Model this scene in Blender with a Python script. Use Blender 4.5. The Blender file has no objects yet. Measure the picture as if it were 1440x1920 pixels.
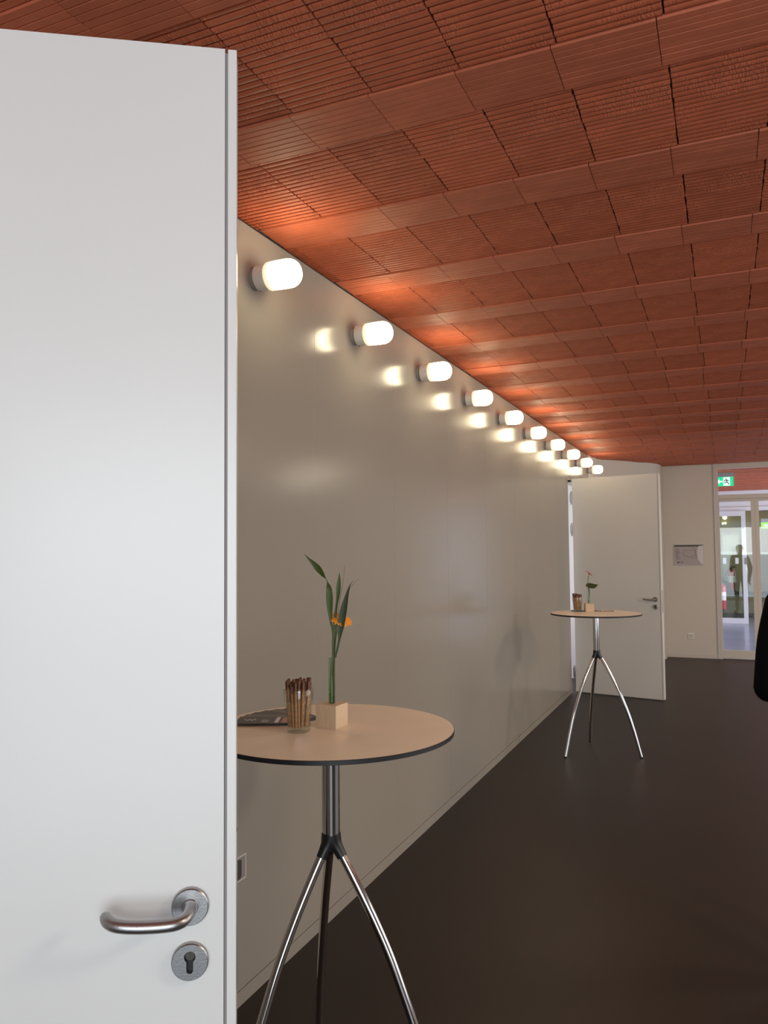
import bpy, bmesh, math, random
from mathutils import Vector, Matrix
random.seed(7)
S = bpy.context.scene
COL = S.collection

# ---------------------------------------------------------------- camera, world, light, exposure
CAMH = 1.605
Rm = ((0.9170, -0.0279, -0.3979), (0.3988, 0.0431, 0.9160), (-0.0087, -0.9987, 0.0507))
yv = Vector((639, 69, 1465)).normalized()
hv = Vector((1, -.0087, 0))
zv = yv.cross(hv).normalized()
if zv.y > 0: zv = -zv
xv = yv.cross(zv)
R = Matrix((xv, yv, zv))                      # camera (x right, y down, z forward) -> world
cam_d = bpy.data.cameras.new('camera'); cam = bpy.data.objects.new('camera', cam_d); COL.objects.link(cam)
cam_d.sensor_fit = 'HORIZONTAL'; cam_d.sensor_width = 36; cam_d.lens = 1465 / 1440 * 36
cam_d.clip_start = .02; cam_d.clip_end = 100
rt, up, bk = R @ Vector((1, 0, 0)), R @ Vector((0, -1, 0)), R @ Vector((0, 0, -1))
M = Matrix((rt, up, bk)).transposed().to_4x4(); M.translation = (0, 0, CAMH)
cam.matrix_world = M
S.camera = cam

W = bpy.data.worlds.new('daylight'); S.world = W; W.use_nodes = True
W.node_tree.nodes['Background'].inputs[0].default_value = (.62, .78, 1, 1)
W.node_tree.nodes['Background'].inputs[1].default_value = 1.2
S.view_settings.view_transform = 'Standard'; S.view_settings.look = 'None'
S.view_settings.exposure = 0; S.view_settings.gamma = 1
S.view_settings.use_curve_mapping = False

def area(name, loc, direction, sx, sy, power, col, spread=180):
    d = bpy.data.lights.new(name, 'AREA'); d.shape = 'RECTANGLE'; d.size = sx; d.size_y = sy
    d.energy = power; d.color = col; d.spread = math.radians(spread)
    o = bpy.data.objects.new(name, d); COL.objects.link(o); o.location = loc
    o.rotation_euler = Vector(direction).to_track_quat('-Z', 'Y').to_euler()
    return o
# daylight through the glazing behind the camera, through the windows on the right, and beyond the glass door
area('window_daylight_back', (1.0, -1.85, .80), (-.45, 1, .15), 2.6, 1.4, 33, (.84, .94, 1))
area('window_daylight_back_high', (1.0, -1.85, 1.85), (-.45, 1, .35), 2.6, .9, 52, (.88, .96, .98))
area('window_daylight_right', (4.3, 5.0, 1.5), (-1, 0, 0), 6.0, 1.9, 62, (1, .93, .84))
for _y in (1.5, 4.5, 7.5, 10.5): area('added_warm_fill', (2.6, _y, 2.78), (-.25, .12, -1), .5, .5, 48, (1, .86, .66))  # unseen warm fill added overhead to lift tables, end wall and far door
area('window_daylight_foyer', (4.3, 15.4, 1.5), (-1, 0, -.1), 4.0, 2.2, 230, (.80, .88, 1))
area('corridor_ceiling_light', (0.6, 19.2, 2.7), (0, 0, -1), 1.6, .5, 14, (1, .93, .72))
area('side_room_daylight', (-2.9, 8.9, 1.5), (.8, .6, 0), 1.0, 2.0, 22, (.95, .97, 1))
LAMP_EMIT = 29.0

WX, ZC, YE = -1.62, 2.859, 12.5              # left wall plane, ceiling height, end wall

# ---------------------------------------------------------------- materials
MATS = {}
def mat(name, col, rough=.5, metal=0, coat=0, spec=.5, bump=0, bscale=50, var=0, vscale=3, emit=0, ecol=None, stretch=(1, 1, 1)):
    if name in MATS: return MATS[name]
    m = bpy.data.materials.new(name); m.use_nodes = True; n = m.node_tree.nodes; l = m.node_tree.links
    b = n['Principled BSDF']
    b.inputs['Base Color'].default_value = (*col, 1); b.inputs['Roughness'].default_value = rough
    b.inputs['Metallic'].default_value = metal; b.inputs['Coat Weight'].default_value = coat
    b.inputs['Specular IOR Level'].default_value = spec
    tc = n.new('ShaderNodeTexCoord'); mp = n.new('ShaderNodeMapping'); l.new(tc.outputs['Object'], mp.inputs[0])
    mp.inputs['Scale'].default_value = stretch
    if var:
        t = n.new('ShaderNodeTexNoise'); t.inputs['Scale'].default_value = vscale; t.inputs['Detail'].default_value = 4
        l.new(mp.outputs[0], t.inputs['Vector'])
        r = n.new('ShaderNodeValToRGB'); l.new(t.outputs['Fac'], r.inputs[0])
        r.color_ramp.elements[0].position = .3; r.color_ramp.elements[1].position = .7
        r.color_ramp.elements[0].color = (*[c * (1 - var) for c in col], 1)
        r.color_ramp.elements[1].color = (*[min(1, c * (1 + var)) for c in col], 1)
        l.new(r.outputs[0], b.inputs['Base Color'])
    if bump:
        t = n.new('ShaderNodeTexNoise'); t.inputs['Scale'].default_value = bscale; t.inputs['Detail'].default_value = 3
        l.new(mp.outputs[0], t.inputs['Vector'])
        bp = n.new('ShaderNodeBump'); bp.inputs['Strength'].default_value = bump; bp.inputs['Distance'].default_value = .002
        l.new(t.outputs['Fac'], bp.inputs['Height']); l.new(bp.outputs[0], b.inputs['Normal'])
    if emit:
        b.inputs['Emission Color'].default_value = (*(ecol or col), 1); b.inputs['Emission Strength'].default_value = emit
    MATS[name] = m; return m

def terracotta(name, base, k, chips):
    m = bpy.data.materials.new(name); m.use_nodes = True; n = m.node_tree.nodes; l = m.node_tree.links
    b = n['Principled BSDF']; b.inputs['Roughness'].default_value = .55; b.inputs['Specular IOR Level'].default_value = .25
    oi = n.new('ShaderNodeObjectInfo'); tc = n.new('ShaderNodeTexCoord')
    nz = n.new('ShaderNodeTexNoise'); nz.inputs['Scale'].default_value = 9; nz.inputs['Detail'].default_value = 5
    l.new(tc.outputs['Object'], nz.inputs['Vector'])
    ad = n.new('ShaderNodeMath'); ad.operation = 'ADD'; l.new(nz.outputs['Fac'], ad.inputs[0])
    mu = n.new('ShaderNodeMath'); mu.operation = 'MULTIPLY_ADD'; mu.inputs[1].default_value = .3; mu.inputs[2].default_value = -.15
    l.new(oi.outputs['Random'], mu.inputs[0]); l.new(mu.outputs[0], ad.inputs[1])
    r = n.new('ShaderNodeValToRGB'); l.new(ad.outputs[0], r.inputs[0])
    r.color_ramp.elements[0].position = .2; r.color_ramp.elements[1].position = .8
    r.color_ramp.elements[0].color = (*[c * (1 - k) for c in base], 1); r.color_ramp.elements[1].color = (*[c * (1 + k) for c in base], 1)
    l.new(r.outputs[0], b.inputs['Base Color'])
    # short cross scratches left by the extrusion, patchy over the face
    mp = n.new('ShaderNodeMapping'); mp.inputs['Scale'].default_value = (190, 45, 45); l.new(tc.outputs['Object'], mp.inputs[0])
    s = n.new('ShaderNodeTexNoise'); s.inputs['Scale'].default_value = 1; s.inputs['Detail'].default_value = 2; l.new(mp.outputs[0], s.inputs['Vector'])
    mk = n.new('ShaderNodeTexNoise'); mk.inputs['Scale'].default_value = 5; l.new(tc.outputs['Object'], mk.inputs['Vector'])
    rr = n.new('ShaderNodeMapRange'); rr.inputs[1].default_value = .45; rr.inputs[2].default_value = .6; l.new(mk.outputs['Fac'], rr.inputs[0])
    mm = n.new('ShaderNodeMath'); mm.operation = 'MULTIPLY'; l.new(s.outputs['Fac'], mm.inputs[0]); l.new(rr.outputs[0], mm.inputs[1])
    bp = n.new('ShaderNodeBump'); bp.inputs['Strength'].default_value = chips; bp.inputs['Distance'].default_value = .007
    l.new(mm.outputs[0], bp.inputs['Height']); l.new(bp.outputs[0], b.inputs['Normal'])
    return m

def pane_mat(name, tint=(1, 1, 1), ior=1.45, rough=.01, extra=0):
    m = bpy.data.materials.new(name); m.use_nodes = True; n = m.node_tree.nodes; l = m.node_tree.links
    n.remove(n['Principled BSDF']); o = n['Material Output']
    t = n.new('ShaderNodeBsdfTransparent'); t.inputs[0].default_value = (*tint, 1)
    g = n.new('ShaderNodeBsdfGlossy'); g.inputs['Roughness'].default_value = rough
    f = n.new('ShaderNodeLayerWeight'); f.inputs[0].default_value = .5
    pw = n.new('ShaderNodeMath'); pw.operation = 'POWER'; pw.inputs[1].default_value = 3.6; l.new(f.outputs['Facing'], pw.inputs[0])
    a = n.new('ShaderNodeMath'); a.operation = 'MULTIPLY_ADD'; a.inputs[1].default_value = .55; a.inputs[2].default_value = (ior - 1) * .08 + extra; l.new(pw.outputs[0], a.inputs[0])
    x = n.new('ShaderNodeMixShader'); l.new(a.outputs[0], x.inputs[0]); l.new(t.outputs[0], x.inputs[1]); l.new(g.outputs[0], x.inputs[2])
    l.new(x.outputs[0], o.inputs[0]); return m

LAM = mat('greige laminate', (.355, .322, .276), .19, spec=.24, bump=.03, bscale=3)
LAMD = mat('white lacquered door', (.69, .685, .665), .32, bump=.03, bscale=60, var=.02, vscale=2)
WALL = mat('painted wall', (.62, .575, .525), .6, bump=.15, bscale=160)
FRAME = mat('grey white painted frame', (.60, .55, .515), .45)
WHITE = mat('white painted frame', (.80, .79, .82), .4)
FLOOR = mat('dark brown linoleum', (.022, .0150, .0135), .45, spec=.36, bump=.06, bscale=90, var=.10, vscale=1.2)
FLOOR2 = mat('floor with painted sky blue', (.30, .34, .50), .22, var=.08, vscale=2)  # the sky's blue reflection is put into the base colour
DARK = mat('painted gap shade', (.05, .035, .03), .8)
TJ = mat('dark clay joint', (.10, .035, .02), .9)
TER = terracotta('fired clay ribbed', (.50, .124, .057), .20, 1.0)
TERN = terracotta('fired clay smooth', (.49, .127, .062), .15, .15)
CHROME = mat('polished chrome', (.64, .63, .62), .10, 1)
STEEL = mat('brushed stainless steel', (.36, .345, .34), .34, 1, bump=.08, bscale=300, stretch=(1, .05, 1))
BLACKP = mat('black cast metal', (.012, .012, .012), .38)
BEIGE = mat('beige laminate top', (.92, .79, .63), .33, var=.03, vscale=6)
BEDGE = mat('black core edge', (.012, .012, .013), .5)
LAMPB = mat('grey ceramic lamp base', (.78, .74, .67), .35)
GLASS = pane_mat('clear glass', (.95, .97, .96), 1.45, .02, .035)
GLASSV = pane_mat('greenish tube glass', (.86, .93, .88), 1.5, .01, .03)
PANE = pane_mat('window pane', (.95, .96, .95), 1.3, .01, .02)
WATER = pane_mat('water', (.75, .85, .62), 1.33, .01, 0)
KEYD = mat('dark keyhole', (.01, .01, .01), .6)
GREEN = mat('leaf green', (.065, .105, .018), .5, var=.3, vscale=60, stretch=(1, 1, .1))
GREEND = mat('dark leaf green', (.036, .054, .014), .5)
STEMG = mat('stem green', (.13, .23, .04), .5)
ORANGE = mat('orange petals', (.95, .34, .02), .6)
REDO = mat('red orange petals', (.62, .09, .03), .6)
PRET = mat('baked pretzel brown', (.46, .225, .09), .45, var=.45, vscale=90, bump=.3, bscale=200)
PRETT = mat('dark baked tip', (.13, .045, .02), .4)

def wood_mat():
    m = bpy.data.materials.new('pale spruce wood'); m.use_nodes = True; n = m.node_tree.nodes; l = m.node_tree.links
    b = n['Principled BSDF']; b.inputs['Roughness'].default_value = .55
    tc = n.new('ShaderNodeTexCoord'); mp = n.new('ShaderNodeMapping'); mp.inputs['Scale'].default_value = (1, 1, .12); l.new(tc.outputs['Object'], mp.inputs[0])
    w = n.new('ShaderNodeTexWave'); w.wave_type = 'RINGS'; w.inputs['Scale'].default_value = 90; w.inputs['Distortion'].default_value = 3.5
    w.inputs['Detail'].default_value = 2; l.new(mp.outputs[0], w.inputs['Vector'])
    r = n.new('ShaderNodeValToRGB'); l.new(w.outputs['Fac'], r.inputs[0])
    r.color_ramp.elements[0].color = (.62, .46, .30, 1); r.color_ramp.elements[1].color = (.72, .56, .39, 1)
    l.new(r.outputs[0], b.inputs['Base Color']); return m
WOOD = wood_mat()

def shade_mat():
    # opal glass: brightest over the bulb, dimmer next to the collar
    m = bpy.data.materials.new('lit opal glass'); m.use_nodes = True; n = m.node_tree.nodes; l = m.node_tree.links
    b = n['Principled BSDF']; b.inputs['Base Color'].default_value = (.8, .78, .7, 1); b.inputs['Roughness'].default_value = .25
    tc = n.new('ShaderNodeTexCoord'); sp = n.new('ShaderNodeSeparateXYZ'); l.new(tc.outputs['Object'], sp.inputs[0])
    r = n.new('ShaderNodeMapRange'); r.inputs[1].default_value = .066; r.inputs[2].default_value = .135
    r.inputs[3].default_value = 0; r.inputs[4].default_value = 1; l.new(sp.outputs['X'], r.inputs[0])
    pw = n.new('ShaderNodeMath'); pw.operation = 'POWER'; pw.inputs[1].default_value = 3.2; l.new(r.outputs[0], pw.inputs[0])
    ma = n.new('ShaderNodeMath'); ma.operation = 'MULTIPLY_ADD'; ma.inputs[1].default_value = LAMP_EMIT; ma.inputs[2].default_value = .72; l.new(pw.outputs[0], ma.inputs[0])
    b.inputs['Emission Color'].default_value = (1, .84, .54, 1); l.new(ma.outputs[0], b.inputs['Emission Strength']); return m
SHADE = shade_mat()

# ---------------------------------------------------------------- mesh helpers
class MB:
    def __init__(s): s.v = []; s.f = []; s.m = []
    def add(s, vs, fs, mi=0):
        o = len(s.v); s.v += [tuple(v) for v in vs]
        for f in fs: s.f.append(tuple(i + o for i in f)); s.m.append(mi)
        return s
    def box(s, x0, x1, y0, y1, z0, z1, mi=0):
        return s.add([(x0, y0, z0), (x1, y0, z0), (x1, y1, z0), (x0, y1, z0), (x0, y0, z1), (x1, y0, z1), (x1, y1, z1), (x0, y1, z1)],
                     [(0, 3, 2, 1), (4, 5, 6, 7), (0, 1, 5, 4), (1, 2, 6, 5), (2, 3, 7, 6), (3, 0, 4, 7)], mi)
    def tube(s, pts, rad, seg=12, mi=0, caps=True, flat=None):
        pts = [Vector(p) for p in pts]; n = len(pts)
        if not hasattr(rad, '__len__'): rad = [rad] * n
        vs = []; u = None
        for i, p in enumerate(pts):
            t = (pts[min(i + 1, n - 1)] - pts[max(i - 1, 0)]).normalized()
            if u is None: u = t.orthogonal().normalized()
            else: u = (u - t * u.dot(t)).normalized()
            w = t.cross(u)
            for k in range(seg):
                a = 2 * math.pi * k / seg; vs.append(p + (u * math.cos(a) + w * math.sin(a)) * rad[i])
        fs = [(i * seg + k, i * seg + (k + 1) % seg, (i + 1) * seg + (k + 1) % seg, (i + 1) * seg + k) for i in range(n - 1) for k in range(seg)]
        if caps: fs += [tuple(range(seg))[::-1], tuple((n - 1) * seg + k for k in range(seg))]
        return s.add(vs, fs, mi)
    def lathe(s, prof, seg=32, c=(0, 0, 0), axis='z', mi=0, close=False, caps=True):
        vs = []
        for r, h in prof:
            for k in range(seg):
                a = 2 * math.pi * k / seg; x, y = r * math.cos(a), r * math.sin(a)
                vs.append({'z': (c[0] + x, c[1] + y, c[2] + h), 'x': (c[0] + h, c[1] + x, c[2] + y), 'y': (c[0] + x, c[1] + h, c[2] + y)}[axis])
        n = len(prof)
        fs = [(i * seg + k, i * seg + (k + 1) % seg, (i + 1) * seg + (k + 1) % seg, (i + 1) * seg + k) for i in range(n - 1) for k in range(seg)]
        if close: fs += [((n - 1) * seg + k, (n - 1) * seg + (k + 1) % seg, (k + 1) % seg, k) for k in range(seg)]
        elif caps:
            if prof[0][0] > 1e-5: fs.append(tuple(range(seg))[::-1])
            if prof[-1][0] > 1e-5: fs.append(tuple((n - 1) * seg + k for k in range(seg)))
        return s.add(vs, fs, mi)
    def mesh(s, name, mats, smooth=0, bevel=0):
        me = bpy.data.meshes.new(name); me.from_pydata(s.v, [], s.f)
        if not isinstance(mats, (list, tuple)): mats = [mats]
        for m in mats: me.materials.append(m)
        me.polygons.foreach_set('material_index', s.m)
        bm = bmesh.new(); bm.from_mesh(me); bmesh.ops.remove_doubles(bm, verts=bm.verts, dist=1e-6)
        if bevel:
            bmesh.ops.bevel(bm, geom=bm.edges[:], offset=bevel, segments=2, affect='EDGES', profile=.7)
        bmesh.ops.recalc_face_normals(bm, faces=bm.faces); bm.to_mesh(me); bm.free()
        if smooth:
            me.shade_smooth(); me.set_sharp_from_angle(angle=math.radians(smooth))
        return me
def link(name, me, parent=None, loc=None, rot=None):
    o = bpy.data.objects.new(name, me); COL.objects.link(o)
    if parent: o.parent = parent
    if loc is not None: o.location = loc
    if rot is not None: o.rotation_euler = rot
    return o
def part(name, mb, m, parent=None, smooth=0, bevel=0, loc=None, rot=None):
    return link(name, mb.mesh(name, m, smooth, bevel), parent, loc, rot)
def tag(o, label=None, cat=None, group=None, kind=None):
    if label: o['label'] = label
    if cat: o['category'] = cat
    if group: o['group'] = group
    if kind: o['kind'] = kind
    return o
def thing(name, loc=(0, 0, 0), rz=0, **k):
    o = link(name, None, loc=loc, rot=(0, 0, rz)); tag(o, **k); return o
def copy_tree(o, parent=None):
    c = o.copy(); COL.objects.link(c)
    if parent: c.parent = parent
    for ch in list(o.children): copy_tree(ch, c)
    return c
def prism(pts, z0, z1):
    n = len(pts); mb = MB()
    mb.add([(x, y, z0) for x, y in pts] + [(x, y, z1) for x, y in pts],
           [tuple(range(n))[::-1], tuple(range(n, 2 * n))] + [(i, (i + 1) % n, n + (i + 1) % n, n + i) for i in range(n)])
    return mb

# ---------------------------------------------------------------- the setting
tag(part('floor', MB().box(-3.4, 4.7, -2.3, 12.56, -.1, 0), FLOOR), 'dark brown linoleum floor', kind='structure')
tag(part('floor_foyer', MB().box(-3.4, 4.7, 12.56, 21, -.1, -.001), FLOOR2), 'foyer floor beyond the glass door, sky reflection painted into its colour', kind='structure')

# left wall: backing with two door openings, clad in full-height laminate panels
D1a, D1b = .40, 1.42
D2a, D2b = 8.975, 10.02
DH = 2.43
bk_ = MB()
for a, b in ((-2.3, D1a), (D1b, D2a), (D2b, 10.55)): bk_.box(-1.75, WX - .022, a, b, 0, ZC + .02)
for a, b in ((D1a, D1b), (D2a, D2b)): bk_.box(-1.75, WX - .022, a, b, DH, ZC + .02)
wl = tag(part('wall_left', bk_, FRAME), 'left wall clad in greige laminate panels', kind='structure')
joints = [2.977 + .881 * k for k in range(-6, 9)]
def panel(y0, y1, z0, z1):
    part('wall_panel', MB().box(WX - .019, WX, y0 + .0012, y1 - .0012, z0, z1), LAM, wl)
js = [j for j in joints if j < 10.3]
edges = [-2.3] + js + [10.5]
for a, b in zip(edges, edges[1:]):
    segs = [(a, b, .058)]
    for (p, q) in ((D1a, D1b), (D2a, D2b)):
        new = []
        for (s, e, z) in segs:
            if z > 1 or e <= p or s >= q: new.append((s, e, z)); continue
            if s < p: new.append((s, p, z))
            new.append((max(s, p), min(e, q), DH + .002))
            if e > q: new.append((q, e, z))
        segs = new
    for s, e, z in segs:
        if e - s > .03: panel(s, e, z, ZC - .016)
part('gap_shade_strip', MB().box(WX - .019, WX - .010, -2.3, 10.5, ZC - .0155, ZC - .003), DARK, wl)  # dark strip imitates the shade between panels and ceiling
for j in js:
    part('joint_strip', MB().box(WX - .012, WX - .0008, j - .0011, j + .0011, DH + .004 if D2a < j < D2b or D1a < j < D1b else .058, ZC - .016), mat('pale joint strip', (.72, .66, .58), .5), wl)
for a, b in ((-2.3, D1a), (D1b, D2a), (D2b, 10.5)):
    tag(part('baseboard_left', MB().box(WX - .0195, WX - .001, a, b, 0, .053), LAM), 'flush skirting strip of left wall', kind='structure')
# curved end of the left wall
def smooth_path(ps, n=6):
    ps = [Vector((*p, 0)) for p in ps]; out = []
    for i in range(len(ps) - 1):
        p0, p1, p2, p3 = ps[max(i - 1, 0)], ps[i], ps[i + 1], ps[min(i + 2, len(ps) - 1)]
        for k in range(n):
            t = k / n
            out.append(.5 * ((2 * p1) + (p2 - p0) * t + (2 * p0 - 5 * p1 + 4 * p2 - p3) * t * t + (3 * p1 - p0 - 3 * p2 + p3) * t ** 3))
    out.append(ps[-1]); return [(p.x, p.y) for p in out]
cp = smooth_path([(WX, 10.5), (-1.61, 10.8), (-1.49, 11.17), (-1.19, 11.56), (-.955, 11.9), (-.845, 12.2), (-.835, YE)])
off = [(x - .14, y + .02) for x, y in cp]
cw = prism(cp + off[::-1], 0, ZC + .02)
tag(part('wall_curved', cw, WALL, smooth=30), 'curved grey wall behind the far open door', kind='structure')
bbp = [(x + .008, y - .003) for x, y in cp]
tag(part('baseboard_curved', prism(bbp + cp[::-1], 0, .055), WALL, smooth=30), 'skirting of curved wall', kind='structure')

# end wall and glazed door front
we = MB().box(-.98, -.130, YE, YE + .15, 0, ZC + .02); we.box(1.35, 4.7, YE, YE + .15, 0, ZC + .02)
wend = tag(part('wall_end', we, WALL), 'grey end wall beside glazed door', kind='structure')
tag(part('baseboard_end', MB().box(-.84, -.132, YE - .012, YE - .0005, 0, .058), FRAME), 'skirting of end wall', kind='structure')
tag(part('trim_1', MB().box(-.128, -.118, YE - .018, YE + .10, 0, ZC), FRAME), 'thin vertical edge strip beside glazing', kind='structure')
w1 = tag(link('window_1', None, loc=(0, YE, 0)), 'glazed door front with transom light at the corridor end', kind='structure')
fr = MB()
yf0, yf1 = -.012, .06
def fbox(x0, x1, z0, z1, a=yf0, b=yf1): fr.box(x0, x1, a, b, z0, z1)
fbox(-.116, -.066, 0, ZC); fbox(1.29, 1.345, 0, ZC)
fbox(-.066, 1.29, 2.78, ZC); fbox(-.066, 1.29, 2.335, 2.398)
part('window_frame', fr, FRAME, w1, bevel=.002)
for (a, b) in ((-.064, .412), (.418, 1.288)):
    sf = MB()
    wst = .048
    lx = a + (.006 if a < 0 else wst); rx = b - wst
    sf.box(a, lx, .002, .05, .012, 2.332); sf.box(rx, b, .002, .05, .012, 2.332)
    sf.box(lx, rx, .002, .05, .012, .130); sf.box(lx, rx, .002, .05, 2.296, 2.332)
    s_ = part('door_sash', sf, FRAME, w1, bevel=.0015)
    part('pane', MB().box(lx, rx, .022, .03, .130, 2.296), PANE, s_)
part('transom_pane', MB().box(-.066, 1.29, .02, .028, 2.398, 2.78), PANE, w1)
part('seal_strip', MB().box(.4125, .4175, .004, .045, .012, 2.332), FRAME, w1)

# right and back walls with windows (outside the picture)
wr = MB(); wr.box(4.5, 4.7, -2.3, 1.6, 0, ZC); wr.box(4.5, 4.7, 8.4, 13.2, 0, ZC); wr.box(4.5, 4.7, 17.6, 21, 0, ZC)
for a, b in ((1.6, 8.4), (13.2, 17.6)): wr.box(4.5, 4.7, a, b, 0, .35); wr.box(4.5, 4.7, a, b, 2.55, ZC)
tag(part('wall_right', wr, WALL), 'wall on the right side', kind='structure')
wb = MB(); wb.box(-1.75, -.5, -2.3, -2.15, 0, ZC); wb.box(2.7, 4.7, -2.3, -2.15, 0, ZC); wb.box(-.5, 2.7, -2.3, -2.15, 2.5, ZC)
tag(part('wall_back', wb, WALL), 'wall behind the camera', kind='structure')
def win(name, x0, x1, y0, y1, z0, z1, along, n):
    w = tag(link(name, None), 'large window outside the picture', kind='structure')
    f = MB(); L0, L1 = (x0, x1) if along == 'x' else (y0, y1)
    for i in range(n + 1):
        c = L0 + (L1 - L0) * i / n
        c = min(max(c, L0 + .03), L1 - .03)
        if along == 'x': f.box(c - .03, c + .03, y0, y1, z0, z1)
        else: f.box(x0, x1, c - .03, c + .03, z0, z1)
    for z in (z0, z1 - .06):
        f.box(x0, x1, y0, y1, z, z + .06)
    part('window_frame', f, WHITE, w)
win('window_2', 4.56, 4.62, 1.6, 8.4, .35, 2.55, 'y', 4)
win('window_3', 4.56, 4.62, 13.2, 17.6, .35, 2.55, 'y', 3)
win('window_4', -.5, 2.7, -2.25, -2.19, 0, 2.5, 'x', 3)

# side room seen through the gap at the far door's hinges
sr = MB(); sr.box(-3.4, -3.3, 8.2, 11.2, 0, ZC); sr.box(-3.3, -1.75, 8.2, 8.3, 0, ZC); sr.box(-3.3, -1.75, 10.03, 10.13, 0, ZC); sr.box(-3.4, -1.75, 8.2, 11.2, ZC, ZC + .02)
tag(part('wall_side_room', sr, WHITE), 'white walls of the room behind far door', kind='structure')
sr = MB(); sr.box(-3.4, -3.3, -.2, 2.2, 0, ZC); sr.box(-3.3, -1.75, -.2, -.1, 0, ZC); sr.box(-3.3, -1.75, 2.1, 2.2, 0, ZC); sr.box(-3.4, -1.75, -.2, 2.2, ZC, ZC + .02)
tag(part('wall_side_room_near', sr, WHITE), 'white walls of the room behind near door', kind='structure')

# ---------------------------------------------------------------- brick ceiling
ceil = tag(part('ceiling', MB().box(-1.75, 4.7, -2.3, 20.5, ZC + .012, ZC + .08), TJ), 'ceiling of ribbed terracotta bricks', kind='structure')
BL = .25
def brick_data(rnd, depth, n, flat, segs):
    """ribs run along x; origin at brick centre on the ceiling underside, hanging down"""
    vs = []; fs = []
    pitch = depth / n
    for i in range(n):
        y0 = i * pitch - depth / 2; e0 = -BL / 2 + .0008 + rnd.random() * (.0005 if flat else .0028); e1 = BL / 2 - .0008 - rnd.random() * (.0005 if flat else .0028)
        j = rnd.uniform(-.0006, .0006)
        if flat:
            g = .0010
            prof = [(y0 + g * .3, .004), (y0 + g, -.0045 + j), (y0 + g + .001, -.006 + j), (y0 + pitch - g - .001, -.006 + j), (y0 + pitch - g, -.0045 + j), (y0 + pitch - g * .3, .004)]
        elif segs > 2:
            prof = [(y0 + .0022, .009), (y0 + .0030, .0008 + j), (y0 + .0065, -.0012 + j), (y0 + pitch - .0085, -.0012 + j), (y0 + pitch - .0034, .0008 + j), (y0 + pitch - .0022, .009)]
        else:
            prof = [(y0 + .002, .009), (y0 + .004, -.0006 + j), (y0 + pitch - .003, -.0006 + j), (y0 + pitch - .0015, .009)]
        o = len(vs); k = len(prof)
        vs += [(e0, a, b) for a, b in prof] + [(e1, a, b) for a, b in prof]
        fs += [(o + q, o + k + q, o + k + q + 1, o + q + 1) for q in range(k - 1)] + [tuple(o + q for q in range(k))[::-1], tuple(o + k + q for q in range(k))]
    # body plate at the groove bottoms
    o = len(vs); z = .0085 if not flat else .003
    h = depth / 2 - .001; w = BL / 2 - .0035
    vs += [(-w, -h, z), (w, -h, z), (w, h, z), (-w, h, z)]; fs.append((o, o + 3, o + 2, o + 1))
    return vs, fs
rnd = random.Random(3)
WD, ND = .450, .195
wide_data = [brick_data(rnd, WD, 18, False, 3) for _ in range(5)]
nar_data = [brick_data(rnd, ND, 8, True, 3) for _ in range(4)]
def todata(d, m, name):
    mb = MB(); mb.add(*d); me = bpy.data.meshes.new(name); me.from_pydata(mb.v, [], mb.f); me.materials.append(m)
    bm = bmesh.new(); bm.from_mesh(me); bmesh.ops.recalc_face_normals(bm, faces=bm.faces); bm.to_mesh(me); bm.free()
    for p in me.polygons:
        if p.normal.z > .5: pass
    me.shade_smooth(); me.set_sharp_from_angle(angle=math.radians(42)); return me
wide_me = [todata(d, TER, 'brick') for d in wide_data]; nar_me = [todata(d, TERN, 'brick') for d in nar_data]
lowW = [brick_data(rnd, WD, 18, False, 2)]; lowN = [brick_data(rnd, ND, 8, True, 2)]
stuff_v, stuff_f, stuff_m = [], [], []
P0 = 1.897; PER = .645
nb = 0
for k in range(-7, 29):
    ys = P0 + PER * k
    for kind in (0, 1):
        yc = ys + ND / 2 if kind == 0 else ys + ND + WD / 2
        ox = (-1.613 if kind == 0 else -1.597) + rnd.uniform(-.012, .012) - BL
        for i in range(0, 28):
            xc = ox + BL * (i + .5)
            if xc - BL / 2 > 4.68: break
            if xc + BL / 2 < WX + .001: continue
            if xc - BL / 2 < WX - .10 : pass
            lim = .30 + .05 * max(yc, 0)
            solo = (yc > 1.15 and yc < 9.1 and xc - BL / 2 < lim and kind in (0, 1) and yc < YE)
            if solo:
                me = (nar_me if kind == 0 else wide_me)[rnd.randrange(4)]
                o = link('brick', me, ceil, loc=(xc, yc, ZC + rnd.uniform(-.001, .001)), rot=(rnd.uniform(-.002, .002), rnd.uniform(-.003, .003), rnd.uniform(-.002, .002)))
                nb += 1
            else:
                vs, fs = (lowN if kind == 0 else lowW)[0]
                if yc < .3 and xc < 3 or yc > 19 or xc > 3.2 : 
                    pass
                o = len(stuff_v); dz = rnd.uniform(-.001, .001)
                stuff_v += [(x + xc, y + yc, z + ZC + dz) for x, y, z in vs]; stuff_f += [tuple(a + o for a in f) for f in fs]; stuff_m += [kind] * len(fs)
print('bricks', nb, 'stuff faces', len(stuff_f))
me = bpy.data.meshes.new('brick_field'); me.from_pydata(stuff_v, [], stuff_f); me.materials.append(TERN); me.materials.append(TER)
me.polygons.foreach_set('material_index', stuff_m)
tag(link('brick_field', me, ceil), kind='stuff')

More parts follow.
